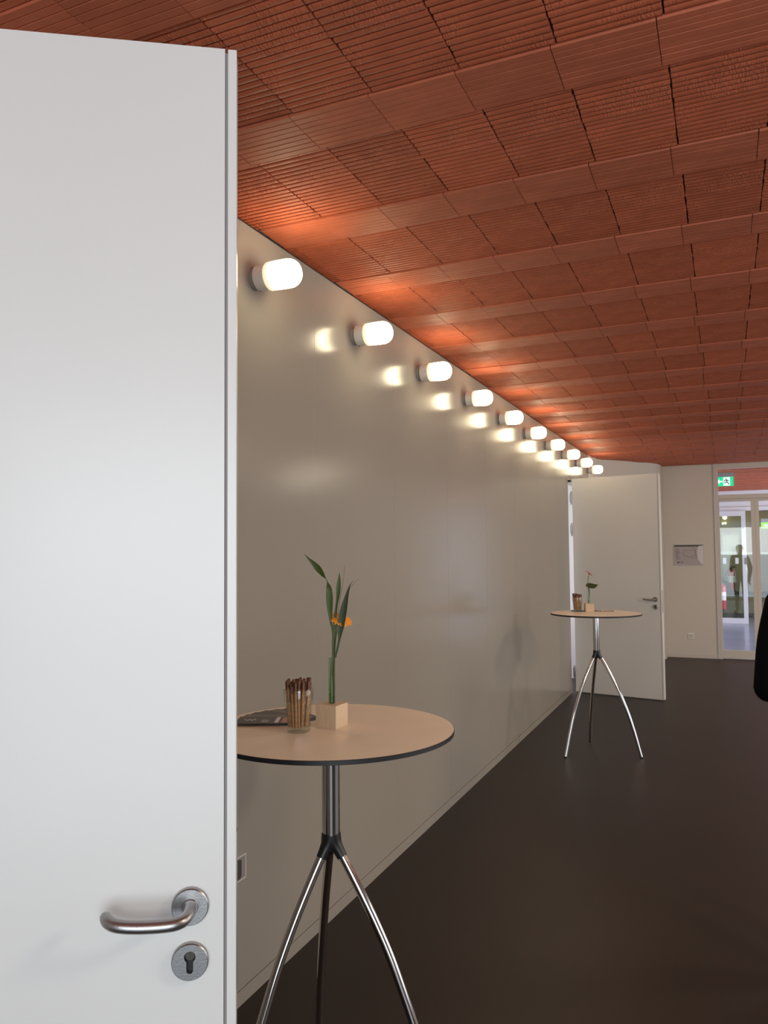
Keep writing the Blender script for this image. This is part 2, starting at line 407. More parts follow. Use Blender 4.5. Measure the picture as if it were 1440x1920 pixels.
# ---------------------------------------------------------------- doors
def keyhole_outline(n=48):
    pts = []
    r, w, h = .0085, .0050, .0245
    a0 = math.asin(w / r)
    for i in range(25):
        a = -math.pi / 2 + a0 + (2 * math.pi - 2 * a0) * i / 24
        pts.append((r * math.cos(a), r * math.sin(a)))
    for i in range(7):
        a = math.pi + math.pi * i / 6
        pts.append((w * math.cos(a), -h + w + w * math.sin(a)))
    q = []
    for a, b in zip(pts, pts[1:] + pts[:1]):
        k = max(1, int(math.dist(a, b) / .0015))
        q += [(a[0] + (b[0] - a[0]) * i / k, a[1] + (b[1] - a[1]) * i / k) for i in range(k)]
    return [(x, z + .008) for x, z in q]
def rosette_mb(hole=True, r=.0275, t=.009):
    """disc in the xz plane, front towards -y"""
    mb = MB(); seg = 48
    if not hole:
        return mb.lathe([(0, 0), (r, 0), (r, -t + .0015), (r - .0015, -t), (.0125, -t), (.0115, -t - .002), (0, -t - .002)], seg, axis='y')
    kh = keyhole_outline(); n = len(kh)
    ang = [math.atan2(z, x) for x, z in kh]
    vs = []
    # resample outer ring along same index, monotone angle
    for i, (x, z) in enumerate(kh):
        a = -math.pi / 2 + 2 * math.pi * (i + .5) / n if False else math.atan2(z + .002, x)
        vs.append((r * math.cos(a), r * math.sin(a)))
    rings = [[(x, 0, z) for x, z in vs], [(x, -t + .0015, z) for x, z in vs], [(x * .95, -t, z * .95) for x, z in vs], [(x, -t, z) for x, z in kh], [(x, -.001, z) for x, z in kh]]
    V = [p for rg in rings for p in rg]
    F = [(i * n + k, i * n + (k + 1) % n, (i + 1) * n + (k + 1) % n, (i + 1) * n + k) for i in range(4) for k in range(n)]
    return mb.add(V, F)
def build_door(name, hinge, D, L, label):
    """leaf local frame: +x from hinge to free edge, -y towards the corridor face"""
    ang = math.atan2(D[1], D[0])
    d = tag(link(name, None, loc=(hinge[0], hinge[1], 0), rot=(0, 0, ang)), label, kind='structure')
    lf = MB()
    T = .055; z0, z1 = .012, 2.42; gx = L - .0185
    # front edge profile with a narrow groove just short of the free edge
    pr = [(0, 0), (gx, 0), (gx, .012), (gx + .0048, .012), (gx + .0048, .0006), (L - .0006, .0006), (L, .0012), (L, T), (0, T)]
    lf = prism(pr, z0, z1)
    leaf = part('door_leaf', lf, LAMD, d)
    part('groove_shade_strip', MB().box(gx + .0003, gx + .0045, .005, .0118, z0, z1 - .004), mat('painted groove shade', (.28, .25, .24), .7), d)  # dark strip painted in for the shade inside the groove
    hx = L - .068; hz = 1.071
    h = part('door_handle', MB().tube(handle_path(), [.0092] * 27 + [.0088, .0084, .0078, .0064], 20), STEEL, d, smooth=60, loc=(hx, 0, hz))
    part('rosette', rosette_mb(False), STEEL, h, smooth=30)
    e = part('lock_escutcheon', rosette_mb(True), STEEL, d, smooth=30, loc=(hx, 0, hz - .081))
    kd = MB().box(-.009, .009, -.0008, -.0002, -.017, .017)
    part('keyhole', kd, KEYD, e)
    kc = MB().lathe([(0, -.0008), (.0068, -.0008), (.0068, -.004), (0, -.004)], 20, c=(0, 0, .008), axis='y'); kc.box(-.0007, .0007, -.0045, -.004, .003, .013)
    part('lock_cylinder', kc, mat('dull brass', (.10, .085, .07), .45, 1), e, smooth=30)
    part('lock_faceplate', MB().box(L, L + .0012, .018, .038, .93, 1.17), STEEL, d)
    for z in (.225, 1.84, 2.20):
        hg = MB().lathe([(0, -.075), (.009, -.075), (.0095, -.073), (.0095, .073), (.009, .075), (0, .075)], 16, c=(-.014, .004, z)); hg.box(-.010, .0, .002, .006, z - .05, z + .05)
        hg.box(-.030, -.018, .002, .008, z - .05, z + .05)
        part('hinge', hg, STEEL, d, smooth=30)
    return d
def handle_path():
    k = [(0, -.004, 0), (0, -.026, 0), (-.002, -.038, -.001), (-.008, -.048, -.002), (-.020, -.054, -.003), (-.040, -.056, -.003), (-.068, -.056, -.002), (-.092, -.054, .000), (-.106, -.049, .002), (-.115, -.040, .005), (-.119, -.030, .007)]
    out = []
    ps = [Vector(p) for p in k]
    for i in range(len(ps) - 1):
        p0, p1, p2, p3 = ps[max(i - 1, 0)], ps[i], ps[i + 1], ps[min(i + 2, len(ps) - 1)]
        for q in range(3):
            t = q / 3
            out.append(.5 * ((2 * p1) + (p2 - p0) * t + (2 * p0 - 5 * p1 + 4 * p2 - p3) * t * t + (3 * p1 - p0 - 3 * p2 + p3) * t ** 3))
    out.append(ps[-1]); return out
L1 = 1.03
Dn = Vector((.304, .194)).normalized(); fe = Vector((-.703, 1.033))
build_door('door_1', fe - Dn * L1, Dn, L1, 'white door standing open in the left foreground')
Dn2 = Vector((.969, -.203)).normalized(); fe2 = Vector((-.630, 8.836))
build_door('door_2', fe2 - Dn2 * .975, Dn2, .975, 'white door standing open at the far end behind the second table')
for nm, a, b in (('trim_2', D1a, D1b), ('trim_3', D2a, D2b)):
    t = MB(); t.box(-1.75, WX - .002, a, a + .02, 0, DH); t.box(-1.75, WX - .002, b - .02, b, 0, DH); t.box(-1.75, WX - .002, a + .02, b - .02, DH - .02, DH)
    tag(part(nm, t, FRAME), 'door lining in the left wall', kind='structure')
# door closer arm box at the head of far opening
part('door_closer', MB().box(-1.66, -1.60, 9.02, 9.10, 2.385, 2.41), BLACKP, bpy.data.objects['trim_3'])

# flush steel socket box low in the left wall
sx0, sx1, sz0, sz1 = 2.375, 2.440, .437, .523
bx = MB(); t = .004
bx.box(WX, WX + .003, sx0, sx1, sz1 - t, sz1); bx.box(WX, WX + .003, sx0, sx1, sz0, sz0 + t); bx.box(WX, WX + .003, sx0, sx0 + t, sz0 + t, sz1 - t); bx.box(WX, WX + .003, sx1 - t, sx1, sz0 + t, sz1 - t)
o = part('recessed_pull', bx, mat('pale metal rim', (.75, .68, .64), .35)); tag(o, 'small square steel recessed pull low on the left wall beside the near door', 'pull')
part('recess', MB().box(WX + .0002, WX + .0012, sx0 + t, sx1 - t, sz0 + t, sz1 - t), mat('dull steel', (.30, .28, .26), .5), o)
part('flap', MB().add([(WX + .0014, sx0 + t, sz0 + .012), (WX + .0014, sx0 + .036, sz0 + .012), (WX + .0014, sx0 + .036, sz1 - .014), (WX + .0014, sx0 + t, sz1 - .006),
                       (WX + .012, sx0 + t, sz0 + .012), (WX + .003, sx0 + .036, sz0 + .012), (WX + .003, sx0 + .036, sz1 - .014), (WX + .012, sx0 + t, sz1 - .006)],
                      [(0, 1, 2, 3), (4, 5, 6, 7), (0, 1, 5, 4), (1, 2, 6, 5), (2, 3, 7, 6), (3, 0, 4, 7)]), STEEL, o)

# ---------------------------------------------------------------- wall lamps
ordn = ['nearest', 'second', 'third', 'fourth', 'fifth', 'sixth', 'seventh', 'eighth', 'ninth', 'farthest']
lamp0 = thing('wall_lamp', (WX, 2.50, 2.65))
part('mounting_plate', MB().lathe([(0, 0), (.043, 0), (.043, .012), (.036, .014), (.036, .018), (0, .018)], 32, axis='x'), mat('lamp foot', (.34, .32, .29), .4), lamp0, smooth=30)
part('collar', MB().lathe([(0, .018), (.046, .018), (.0485, .021), (.0505, .060), (.0505, .066), (.049, .067), (0, .067)], 40, axis='x'), LAMPB, lamp0, smooth=30)
part('screw', MB().lathe([(0, .0), (.004, 0), (.004, -.009), (.003, -.010), (0, -.010)], 10, c=(.028, 0, -.043), axis='z'), STEEL, lamp0, smooth=30)
sh = [(.0495, .0672), (.0530, .069), (.0535, .073), (.0535, .150)]
for i in range(1, 11):
    a = i / 10 * math.pi / 2; sh.append((.0135 + .040 * math.cos(a) if i < 10 else .0135, .150 + .047 * math.sin(a)))
sh.append((0, .1975))
part('glass_shade', MB().lathe(sh, 40, axis='x'), SHADE, lamp0, smooth=40)
for i in range(10):
    l = lamp0 if i == 0 else copy_tree(lamp0)
    l.location = (WX, 2.50 + .8775 * i, 2.65)
    lab = {0: 'lit opal cylinder wall lamp nearest the foreground door', 9: 'lit opal cylinder wall lamp farthest down the row, above the far door'}.get(i, '%s lit opal cylinder wall lamp counted from the foreground door' % ordn[i])
    tag(l, lab, 'wall lamp', 'opal wall lamps in a row under the brick ceiling')

# ---------------------------------------------------------------- high tables
TR, TH = .355, 1.10
def build_table(c, angles):
    t = thing('bar_table', (c[0], c[1], 0))
    top = MB()
    top.lathe([(0, TH), (TR - .0012, TH)], 96, mi=0, caps=False)
    top.lathe([(TR - .0012, TH), (TR, TH - .001), (TR, TH - .0115), (TR - .002, TH - .0125), (0, TH - .0125)], 96, mi=1, caps=False)
    part('tabletop', top, [BEIGE, BEDGE], t, smooth=25)
    part('mounting_disc', MB().lathe([(0, TH - .0126), (.062, TH - .0126), (.062, TH - .017), (.034, TH - .022), (.030, TH - .034), (0, TH - .034)], 32), BLACKP, t, smooth=30)
    part('pole', MB().lathe([(0, TH - .030), (.0255, TH - .030), (.0255, .803), (0, .803)], 40), CHROME, t, smooth=30)
    hub = MB()
    hub.lathe([(0, .803), (.0268, .803), (.0268, .790), (.0262, .770), (.020, .758), (0, .75)], 32)
    prof = smooth_path([(.030, .752), (.074, .680), (.125, .592), (.172, .500), (.212, .405), (.250, .305), (.288, .180), (.316, .075), (.335, .006)], 4)
    for a in angles:
        ca, sa = math.cos(math.radians(a)), math.sin(math.radians(a))
        hub.tube([(ca * r, sa * r, z) for r, z in ((.002, .799), (.006, .785), (.013, .772), (.0225, .760), (.0345, .741))], [.0262, .0245, .020, .0165, .0150], 20)
        pts = [(ca * r, sa * r, z) for r, z in prof]
        lg = part('leg', MB().tube(pts, .0130, 20), CHROME, t, smooth=50)
        part('foot_glide', MB().lathe([(0, 0), (.0125, 0), (.013, .003), (.0125, .010), (0, .012)], 20, c=(ca * .336, sa * .336, 0)), BLACKP, lg, smooth=30)
    part('hub', hub, BLACKP, t, smooth=40)
    return t
T1 = (-1.055, 2.025); T2 = (-.963, 6.45)
t1 = build_table(T1, (3, 243, 125)); tag(t1, 'round beige high table with chrome tripod legs beside the near open door', 'table', 'round high tables on chrome tripods')
t2 = build_table(T2, (-10.4, 230.5, 110)); tag(t2, 'round beige high table with chrome tripod legs in front of the far open door', 'table', 'round high tables on chrome tripods')

# ---------------------------------------------------------------- glasses with pretzel sticks
def tumbler(loc, rz, label, seg=8):
    t = thing('drinking_glass', loc, rz, label=label, cat='glass', group='glasses of pretzel sticks')
    m = MB()
    # faceted lower body, round rim: outer rings blend from octagon to circle
    N = 40
    def ring(r, z, k):
        out = []
        for i in range(N):
            a = 2 * math.pi * i / N; q = (a % (2 * math.pi / 8)) - math.pi / 8
            ro = r * (math.cos(math.pi / 8) / math.cos(q)) * 1.03
            rr = r * (1 - k) + ro * k; out.append((rr * math.cos(a), rr * math.sin(a), z))
        return out
    rings = [ring(.0300, 0, 1), ring(.0325, .003, 1), ring(.0335, .015, 1), ring(.0365, .060, 1), ring(.0380, .074, .8), ring(.0410, .084, .2), ring(.0418, .092, 0), ring(.0425, .119, 0), ring(.0420, .1205, 0),
             ring(.0407, .119, 0), ring(.0395, .092, 0), ring(.0350, .070, .3), ring(.0310, .016, .3), ring(.029, .013, .3)]
    V = [p for r in rings for p in r]; n = len(rings)
    F = [(i * N + k, i * N + (k + 1) % N, (i + 1) * N + (k + 1) % N, (i + 1) * N + k) for i in range(n - 1) for k in range(N)]
    F += [tuple(range(N))[::-1], tuple((n - 1) * N + k for k in range(N))]
    m.add(V, F); part('glass_body', m, GLASS, t, smooth=35); return t
def pretzel_mesh(L, r, bend):
    m = MB(); n = 7
    pts = [(bend * math.sin(math.pi * i / (n - 1)), 0, L * i / (n - 1)) for i in range(n)]
    m.tube(pts[:6], r, 8); m.tube([pts[5], pts[6], (0, 0, L + .002)], [r * 1.08, r * 1.12, r * .6], 8, mi=1)
    for q in range(5):
        a = q * 2.3; z = L * (.2 + .16 * q); m.box(r * math.cos(a) - .0006, r * math.cos(a) + .0006, r * math.sin(a) - .0006, r * math.sin(a) + .0006, z, z + .0012, 2)
    return m.mesh('pretzel_stick', [PRET, PRETT, mat('salt', (.8, .75, .65), .4)], 50)
pr = random.Random(11)
pm = [pretzel_mesh(L, r, b) for L, r, b in ((.120, .0038, .0015), (.125, .0036, -.001), (.130, .0039, .001), (.116, .0037, 0))]
def fill(gloc, n, label, group, sc=1):
    gx, gy, gz = gloc; spots = []
    tries = 0
    while len(spots) < n and tries < 9000:
        tries += 1
        a = pr.uniform(0, 2 * math.pi); rr = .0262 * math.sqrt(pr.random())
        x, y = rr * math.cos(a), rr * math.sin(a)
        if all((x - p[0]) ** 2 + (y - p[1]) ** 2 > .0073 ** 2 for p in spots): spots.append((x, y))
    for x, y in spots:
        o = link('pretzel_stick', pm[pr.randrange(4)])
        zb = gz + .0136 + pr.uniform(0, .005)
        f = 1.38
        tx, ty = x * f - x, y * f - y
        d = Vector((tx, ty, .125)).normalized()
        o.rotation_euler = d.to_track_quat('Z', 'X').to_euler()
        o.location = (gx + x, gy + y, zb)
        tag(o, label, 'pretzel stick', group)
G1 = (-1.119, 1.953, TH); G2 = (-1.128, 6.575, TH)
tumbler(G1, .25, 'clear faceted glass tumbler full of pretzel sticks on the near table')
tumbler(G2, .1, 'clear faceted glass tumbler full of pretzel sticks on the far table')
fill(G1, 38, 'brown salted pretzel stick standing in the glass on the near table', 'pretzel sticks in the near glass')
fill(G2, 26, 'brown salted pretzel stick standing in the glass on the far table', 'pretzel sticks in the far glass')

# ---------------------------------------------------------------- wooden block vases
def vase(loc, rz, label, tube_off=(0, 0)):
    t = thing('bud_vase', loc, rz, label=label, cat='vase', group='wooden block bud vases')
    part('wooden_block', MB().box(-.034, .034, -.034, .034, 0, .066), WOOD, t, bevel=.0022)
    cx, cy = tube_off
    m = MB().lathe([(.0094, .0665), (.0104, .068), (.0104, .1935), (.0118, .1955), (.0122, .197), (.0114, .198), (.0098, .1960), (.0092, .193), (.0092, .070), (.0094, .0665)], 28, c=(cx, cy, 0), caps=False)
    part('glass_tube', m, GLASSV, t, smooth=40)
    part('water', MB().lathe([(0, .0668), (.0088, .0668), (.0088, .094), (0, .094)], 24, c=(cx, cy, 0)), WATER, t, smooth=40)
    return t
V1 = (-1.061, 2.046); V2 = (-1.036, 6.585)
vase((*V1, TH), math.radians(-4), 'pale wooden block bud vase with glass tube and grass leaves on the near table')
vase((*V2, TH), math.radians(20), 'pale wooden block bud vase with glass tube and one red flower on the far table')

# plants are drawn in local metres: a to the viewer's right (along the corridor wall's oblique), d away, z up
AX = Vector((.917, .399, 0)); DX = Vector((-.399, .917, 0))
def P(base, a, d, z): return Vector((base[0], base[1], 0)) + AX * a + DX * d + Vector((0, 0, z))
def px1(u, v, d=0, base=V1, s=637.5, u0=620.5, v0=1032.6): return P(base, (u - u0) / s, d, CAMH - (v - v0) / s)
def blade(pts, name, parent, m, cup=.15, twist=None):
    """pts: (centre Vector, width, normal angle) ; thin curved leaf with thickness"""
    n = len(pts); V = []; F = []
    for i, (p, w, ta) in enumerate(pts):
        t = (pts[min(i + 1, n - 1)][0] - pts[max(i - 1, 0)][0]).normalized()
        side = t.cross(DX).normalized() * math.cos(ta) + DX * math.sin(ta)
        nr = t.cross(side).normalized()
        h = .0004
        for q, (s_, c_) in enumerate(((-1, 0), (-.5, -.5), (0, -1), (.5, -.5), (1, 0))):
            V.append(p + side * (w * .5 * s_) + nr * (c_ * cup * w * .5 + h))
        for q, (s_, c_) in enumerate(((-1, 0), (-.5, -.5), (0, -1), (.5, -.5), (1, 0))):
            V.append(p + side * (w * .5 * s_) + nr * (c_ * cup * w * .5 - h))
    for i in range(n - 1):
        a, b = i * 10, (i + 1) * 10
        for q in range(4):
            F.append((a + q, a + q + 1, b + q + 1, b + q)); F.append((a + 5 + q, b + 5 + q, b + 6 + q, a + 6 + q))
        F.append((a, b, b + 5, a + 5)); F.append((a + 4, a + 9, b + 9, b + 4))
    return part(name, MB().add(V, F), m, parent, smooth=60)
def resample(keys, n=4):
    out = []
    for i in range(len(keys) - 1):
        k0, k1, k2, k3 = keys[max(i - 1, 0)], keys[i], keys[i + 1], keys[min(i + 2, len(keys) - 1)]
        for q in range(n):
            t = q / n
            f = lambda a, b, c, d: .5 * ((2 * b) + (c - a) * t + (2 * a - 5 * b + 4 * c - d) * t * t + (3 * b - a - 3 * c + d) * t ** 3)
            out.append(tuple(f(k0[j], k1[j], k2[j], k3[j]) for j in range(len(k1))))
    out.append(keys[-1]); return out
def leaf(keys, parent, m, base=V1, cup=.15):
    # keys (u, v, width_in_px, d, twist)
    ks = resample(keys)
    return blade([(px1(k[0], k[1], k[3]), max(k[2], .25) * 1.22 / 637.5, k[4]) for k in ks], 'leaf', parent, m, cup)
sp = thing('reed_sprig', (0, 0, 0), label='green reed sprig with long blade leaves and thin awns in the near vase', cat='plant')
leaf([(622, 1228, 2.2, 0, 0), (622.5, 1200, 2.6, 0, 0), (622.5, 1180, 3, 0, 0), (619.5, 1162, 4, -.003, 0), (618, 1140, 8, -.006, .1), (617.5, 1120, 10.5, -.009, .1), (616.5, 1100, 8.5, -.011, .1), (612.8, 1085, 2.0, -.013, 1.2), (606, 1075, 6.5, -.014, .6), (597, 1063, 10, -.015, .3), (588, 1053, 7, -.016, .2), (579, 1044, 3, -.017, .1), (571.5, 1035, .3, -.018, 0)], sp, GREEN)
leaf([(625, 1228, 2, .002, 0), (625, 1190, 3, .002, 0), (626.5, 1160, 5, .003, 0), (630, 1132, 3.6, .004, .2), (632.5, 1115, 5.5, .004, .2), (633.5, 1100, 7, .004, .1), (634.8, 1085, 5, .004, .1), (635.6, 1070, .3, .004, 0)], sp, GREEN)
leaf([(627, 1228, 3, -.003, 0), (631, 1213, 3.2, -.004, 0), (635, 1194, 4, -.006, 0), (638, 1170, 10.5, -.009, .1), (641, 1152, 11.5, -.010, .1), (644.5, 1135, 10, -.012, .15), (648.5, 1118, 6.5, -.013, .2), (652, 1105, 4, -.014, .2), (655, 1096, 2, -.014, .1), (659, 1089, .8, -.015, 0), (663, 1085, .2, -.015, 0)], sp, GREEND)
def wire(keys, r, name, parent, m):
    ks = resample(keys, 4)
    return part(name, MB().tube([px1(k[0], k[1], k[2]) for k in ks], [r * (1 - .6 * i / len(ks)) for i in range(len(ks))], 8), m, parent, smooth=60)
wire([(631, 1160, .0), (637, 1118, -.002), (643, 1085, -.003), (645.8, 1056.5, -.004)], .0008, 'awn', sp, GREEND)
wire([(648, 1118, -.012), (655, 1102, -.012), (663, 1091, -.012), (672.5, 1083, -.012)], .0006, 'awn', sp, GREEND)
wire([(619.5, 1316, 0), (618, 1290, 0), (619, 1260, .001), (621.5, 1232, .001), (623.5, 1200, .002), (625.5, 1175, .002)], .0030, 'stem', sp, STEMG)
wire([(623.5, 1316, -.003), (624.5, 1290, -.002), (624, 1262, -.002), (625.5, 1228, -.003), (628, 1195, -.003), (631, 1160, -.004)], .0034, 'stem', sp, GREEND)
def gerbera(c, normal, r, m, petals, parent):
    q = Vector(normal).to_track_quat('Z', 'X'); pr_ = random.Random(5)
    for layer, (n, rr, lift) in enumerate(((petals, r, 0), (petals, r * .8, .003))):
        for i in range(n):
            a = 2 * math.pi * (i + .5 * layer) / n + pr_.uniform(-.05, .05); L = rr * pr_.uniform(.88, 1.04); w = r * .12
            V = []
            for (t, ww, dz) in ((.15, .5, .0), (.45, 1, .001), (.8, .9, -.001), (1, .25, -.004)):
                for s_ in (-1, 1):
                    for h in (.0003, -.0003):
                        V.append(Vector((t * L, s_ * ww * w, dz + lift + h)))
            rot = Matrix.Rotation(a, 3, 'Z'); V = [c + q @ (rot @ v) for v in V]
            F = []
            for k in range(3):
                o = k * 4; F += [(o, o + 2, o + 6, o + 4), (o + 1, o + 5, o + 7, o + 3), (o, o + 4, o + 5, o + 1), (o + 2, o + 3, o + 7, o + 6)]
            F += [(0, 1, 3, 2), (12, 14, 15, 13)]
            part('petal', MB().add(V, F), m, parent)
    mb = MB().lathe([(0, .004), (r * .16, .004), (r * .22, .002), (r * .18, -.004), (0, -.009)], 20)
    mb.v = [tuple(c + q @ Vector(v)) for v in mb.v]
    part('flower_centre', mb, GREEND, parent, smooth=50)
fl = thing('gerbera_flower', (0, 0, 0), label='orange gerbera flower behind the reed leaves in the near vase', cat='flower')
gerbera(px1(636.5, 1157, .016), (.34 * AX - .42 * DX + Vector((0, 0, .84))), .037, ORANGE, 26, fl)
wire([(622, 1314, .003), (621, 1280, .004), (623.5, 1245, .004), (627, 1205, .006), (632, 1175, .011), (636, 1160, .015)], .0026, 'stem', fl, STEMG)
# far flower
def q2(u, v, d=0): return P(V2, (u - 1107) / 227.5, d, CAMH - (v - 1031.2) / 227.5)
f2 = thing('gerbera_flower', (0, 0, 0), label='red gerbera flower on a bare stem in the far vase', cat='flower')
gerbera(q2(1109, 1075), (.62 * AX + Vector((0, 0, .75)) - .12 * DX), .040, REDO, 18, f2)
part('stem', MB().tube([q2(1107, 1129.5), q2(1107.2, 1112), q2(1106, 1095), q2(1106, 1084), q2(1109, 1075.5)], .0028, 8), STEMG, f2, smooth=60)
lf = thing('round_leaf', (0, 0, 0), label='broad dark green leaf at the rim of the far vase tube', cat='leaf')
ks = resample([(1101, 1096.5, 2, -.012, 0), (1104, 1096, 22, -.016, 0), (1110, 1096.5, 30, -.018, 0), (1117, 1097, 22, -.016, 0), (1123.5, 1095, 1, -.012, 0)])
V = []; F = []
for i, k in enumerate(ks):
    p = q2(k[0], k[1], k[3]); w = k[2] / 637.5 * 1.6
    for s_ in (-1, -.4, .4, 1):
        V.append(p + (DX * .8 + Vector((0, 0, .55))) * (w * .5 * s_) + Vector((0, 0, -.006 * abs(s_) + .0006))); V.append(p + (DX * .8 + Vector((0, 0, .55))) * (w * .5 * s_) + Vector((0, 0, -.006 * abs(s_) - .0006)))
for i in range(len(ks) - 1):
    a, b = i * 8, (i + 1) * 8
    for q in range(3):
        F += [(a + 2 * q, a + 2 * q + 2, b + 2 * q + 2, b + 2 * q), (a + 2 * q + 1, b + 2 * q + 1, b + 2 * q + 3, a + 2 * q + 3)]
    F += [(a, b, b + 1, a + 1), (a + 6, a + 7, b + 7, b + 6)]
part('leaf_blade', MB().add(V, F), GREEND, lf, smooth=60)
part('leaf_stem', MB().tube([q2(1107.6, 1128, -.002), q2(1107.8, 1110, -.003), q2(1107.5, 1098, -.010)], .0018, 8), STEMG, lf, smooth=60)

# ---------------------------------------------------------------- leaflets
PD = mat('dark grey print', (.065, .062, .075), .35); PG = mat('mid grey print', (.17, .16, .165), .35); PR_ = mat('pinkish print', (.60, .25, .22), .35); PW = mat('pale print', (.75, .72, .70), .35)
def leaflet(loc, rz, label, group, variant):
    t = thing('leaflet', loc, rz, label=label, cat='leaflet', group=group)
    L, w = .21, .098
    part('card', MB().box(-L / 2, L / 2, -w / 2, w / 2, 0, .0009), [PD, PG, PD][variant % 3], t)
    p = MB(); z0, z1 = .00095, .0011
    p.box(L / 2 - .075, L / 2 - .012, -w / 2 + .012, w / 2 - .018, z0, z1, 0)
    p.box(L / 2 - .095, L / 2 - .084, -w / 2 + .010, w / 2 - .01, z0, z1, 1)
    # looped handwriting-like emblem
    p.tube([(-.085 + .018 * i / 12 * 2, .012 * math.sin(i * 1.35), z1) for i in range(13)], .0010, 6, mi=1)
    for q in range(4): p.box(-.03, -.03 + .022 - .004 * (q % 2), -.03 + q * .009, -.027 + q * .009, z0, z1, 1)
    part('print', p, [PR_, PW], t)
    return t
def ang_pt(c, n, a0, a1, r, pos, group, where, tz):
    for i in range(n):
        a = math.radians(a0 + (a1 - a0) * i / (n - 1))
        cx, cy = c[0] + math.cos(a) * r, c[1] + math.sin(a) * r
        leaflet((cx, cy, TH + .0003 + .0013 * (n - 1 - i)), a + math.pi, '%s of the dark printed leaflets fanned out on the %s table' % (pos[i], where), group, i)
ang_pt((-1.135, 2.075), 6, 203, 150, .125, ['topmost and nearest', 'second from the top', 'third from the top', 'fourth from the top', 'fifth from the top', 'bottom one'], 'leaflets fanned out on the near table', 'near', 0)
ang_pt((-.985, 6.66), 4, 200, 172, .10, ['topmost', 'second from the top', 'third from the top', 'bottom one'], 'leaflets fanned out on the far table', 'far', 0)
leaflet((-.955, 6.665, TH + .0003), math.radians(8), 'single dark leaflet lying right of the wooden block on the far table', 'leaflets fanned out on the far table', 0)

# ---------------------------------------------------------------- notice, socket
nt = thing('notice_board', (-.492, YE, 1.52), label='acrylic framed escape plan on the grey end wall', cat='notice')
part('backing', MB().box(-.211, .211, -.010, -.0005, -.156, .156), mat('notice edge', (.55, .53, .52), .3), nt, bevel=.001)
part('sheet', MB().box(-.205, .205, -.0115, -.0102, -.150, .150), mat('plan sheet', (.42, .37, .38), .4), nt)
part('header_strip', MB().box(-.203, .190, -.0122, -.0116, .122, .146), mat('dark green strip', (.05, .06, .045), .4), nt)
ln = MB()
def seg(x0, z0, x1, z1, w=.004):
    d = Vector((x1 - x0, z1 - z0)); n_ = Vector((-d.y, d.x)).normalized() * w / 2
    q = [(x0 + n_.x, z0 + n_.y), (x1 + n_.x, z1 + n_.y), (x1 - n_.x, z1 - n_.y), (x0 - n_.x, z0 - n_.y)]
    ln.add([(x, -.0122, z) for x, z in q] + [(x, -.0117, z) for x, z in q], [(0, 1, 2, 3), (4, 7, 6, 5), (0, 4, 5, 1), (1, 5, 6, 2), (2, 6, 7, 3), (3, 7, 4, 0)])
for s in ((-.075, .065, .085, .068), (.085, .068, .085, -.015), (.085, -.015, .02, -.018), (-.075, .065, -.075, -.002), (-.09, -.002, .02, -.038), (.065, .10, .12, .065), (.085, .068, .11, -.05), (.11, -.05, .02, -.038)): seg(*s)
for i in range(9): seg(-.185, .085 - .018 * i, -.185 + random.choice((.04, .055, .065)), .085 - .018 * i, .006)
seg(-.165, -.112, -.135, -.112, .024); seg(-.12, -.112, -.085, -.112, .012)
part('plan_drawing', ln, mat('plan ink', (.14, .10, .10), .5), nt)
part('painted_reflection', MB().add([(x, y, z) for y in (-.0132, -.0126) for x, z in ((.135, .13), (.200, .135), (.203, -.145), (.180, -.140), (.150, -.11), (.118, -.06), (.116, .07))],
     [tuple(range(7)), tuple(range(7, 14))[::-1]] + [(i, i + 7, (i + 1) % 7 + 7, (i + 1) % 7) for i in range(7)]), mat('painted window reflection', (.66, .63, .66), .35), nt)  # pale shape imitates a window reflection on the acrylic
so = thing('wall_socket', (-.497, YE, .319), label='white double wall socket low on the grey end wall', cat='socket')
part('plate', MB().box(-.041, .041, -.009, 0, -.041, .041), WHITE, so, bevel=.002)
part('insert', MB().box(-.030, .030, -.011, -.0085, -.030, .030), FRAME, so, bevel=.001)

# ---------------------------------------------------------------- foyer beyond the glass
YB = 18.55
bw = MB(); bw.box(-3.4, -.15, YB, YB + .15, 0, ZC); bw.box(1.6, 4.7, YB, YB + .15, 0, ZC); bw.box(-.15, 1.6, YB, YB + .15, 2.425, ZC)
bwl = tag(part('wall_foyer', bw, WHITE), 'white back wall of the foyer beyond the glass', kind='structure')
part('wall_rail', MB().box(-.10, 1.6, YB - .02, YB - .001, 2.50, 2.515), FRAME, bwl)
tag(part('wall_foyer_left', MB().box(-.42, -.30, 12.66, YB, 0, ZC), WHITE), 'white side wall of the foyer', kind='structure')
OLIVE = mat('olive beige wall', (.36, .34, .22), .6)
ow = MB(); ow.box(-1.0, 3.0, 20.3, 20.4, 0, ZC); ow.box(-1.0, -.9, YB + .15, 20.3, 0, ZC); ow.box(2.9, 3.0, YB + .15, 20.3, 0, ZC)
tag(part('wall_corridor', ow, OLIVE), 'olive wall of the corridor behind the foyer', kind='structure')
tag(part('baseboard_corridor', MB().box(-.9, 2.9, 20.27, 20.299, 0, .09), mat('dark skirting', (.07, .06, .045), .5)), 'dark skirting of the corridor', kind='structure')
tag(part('trim_4', MB().box(-.9, 2.9, 20.27, 20.299, .52, .60), mat('dark skirting', (.07, .06, .045), .5)), 'dark protection rail on the corridor wall', kind='structure')
d3 = tag(link('door_3', None, loc=(0, YB - .06, 0)), 'white framed glass door in the foyer', kind='structure')
f3 = MB(); f3.box(-.155, -.105, 0, .05, .0, 2.42); f3.box(.34, .425, 0, .05, .0, 2.42); f3.box(-.105, .34, 0, .05, 0, .115); f3.box(-.105, .34, 0, .05, 2.31, 2.42)
part('door_frame', f3, WHITE, d3, bevel=.002)
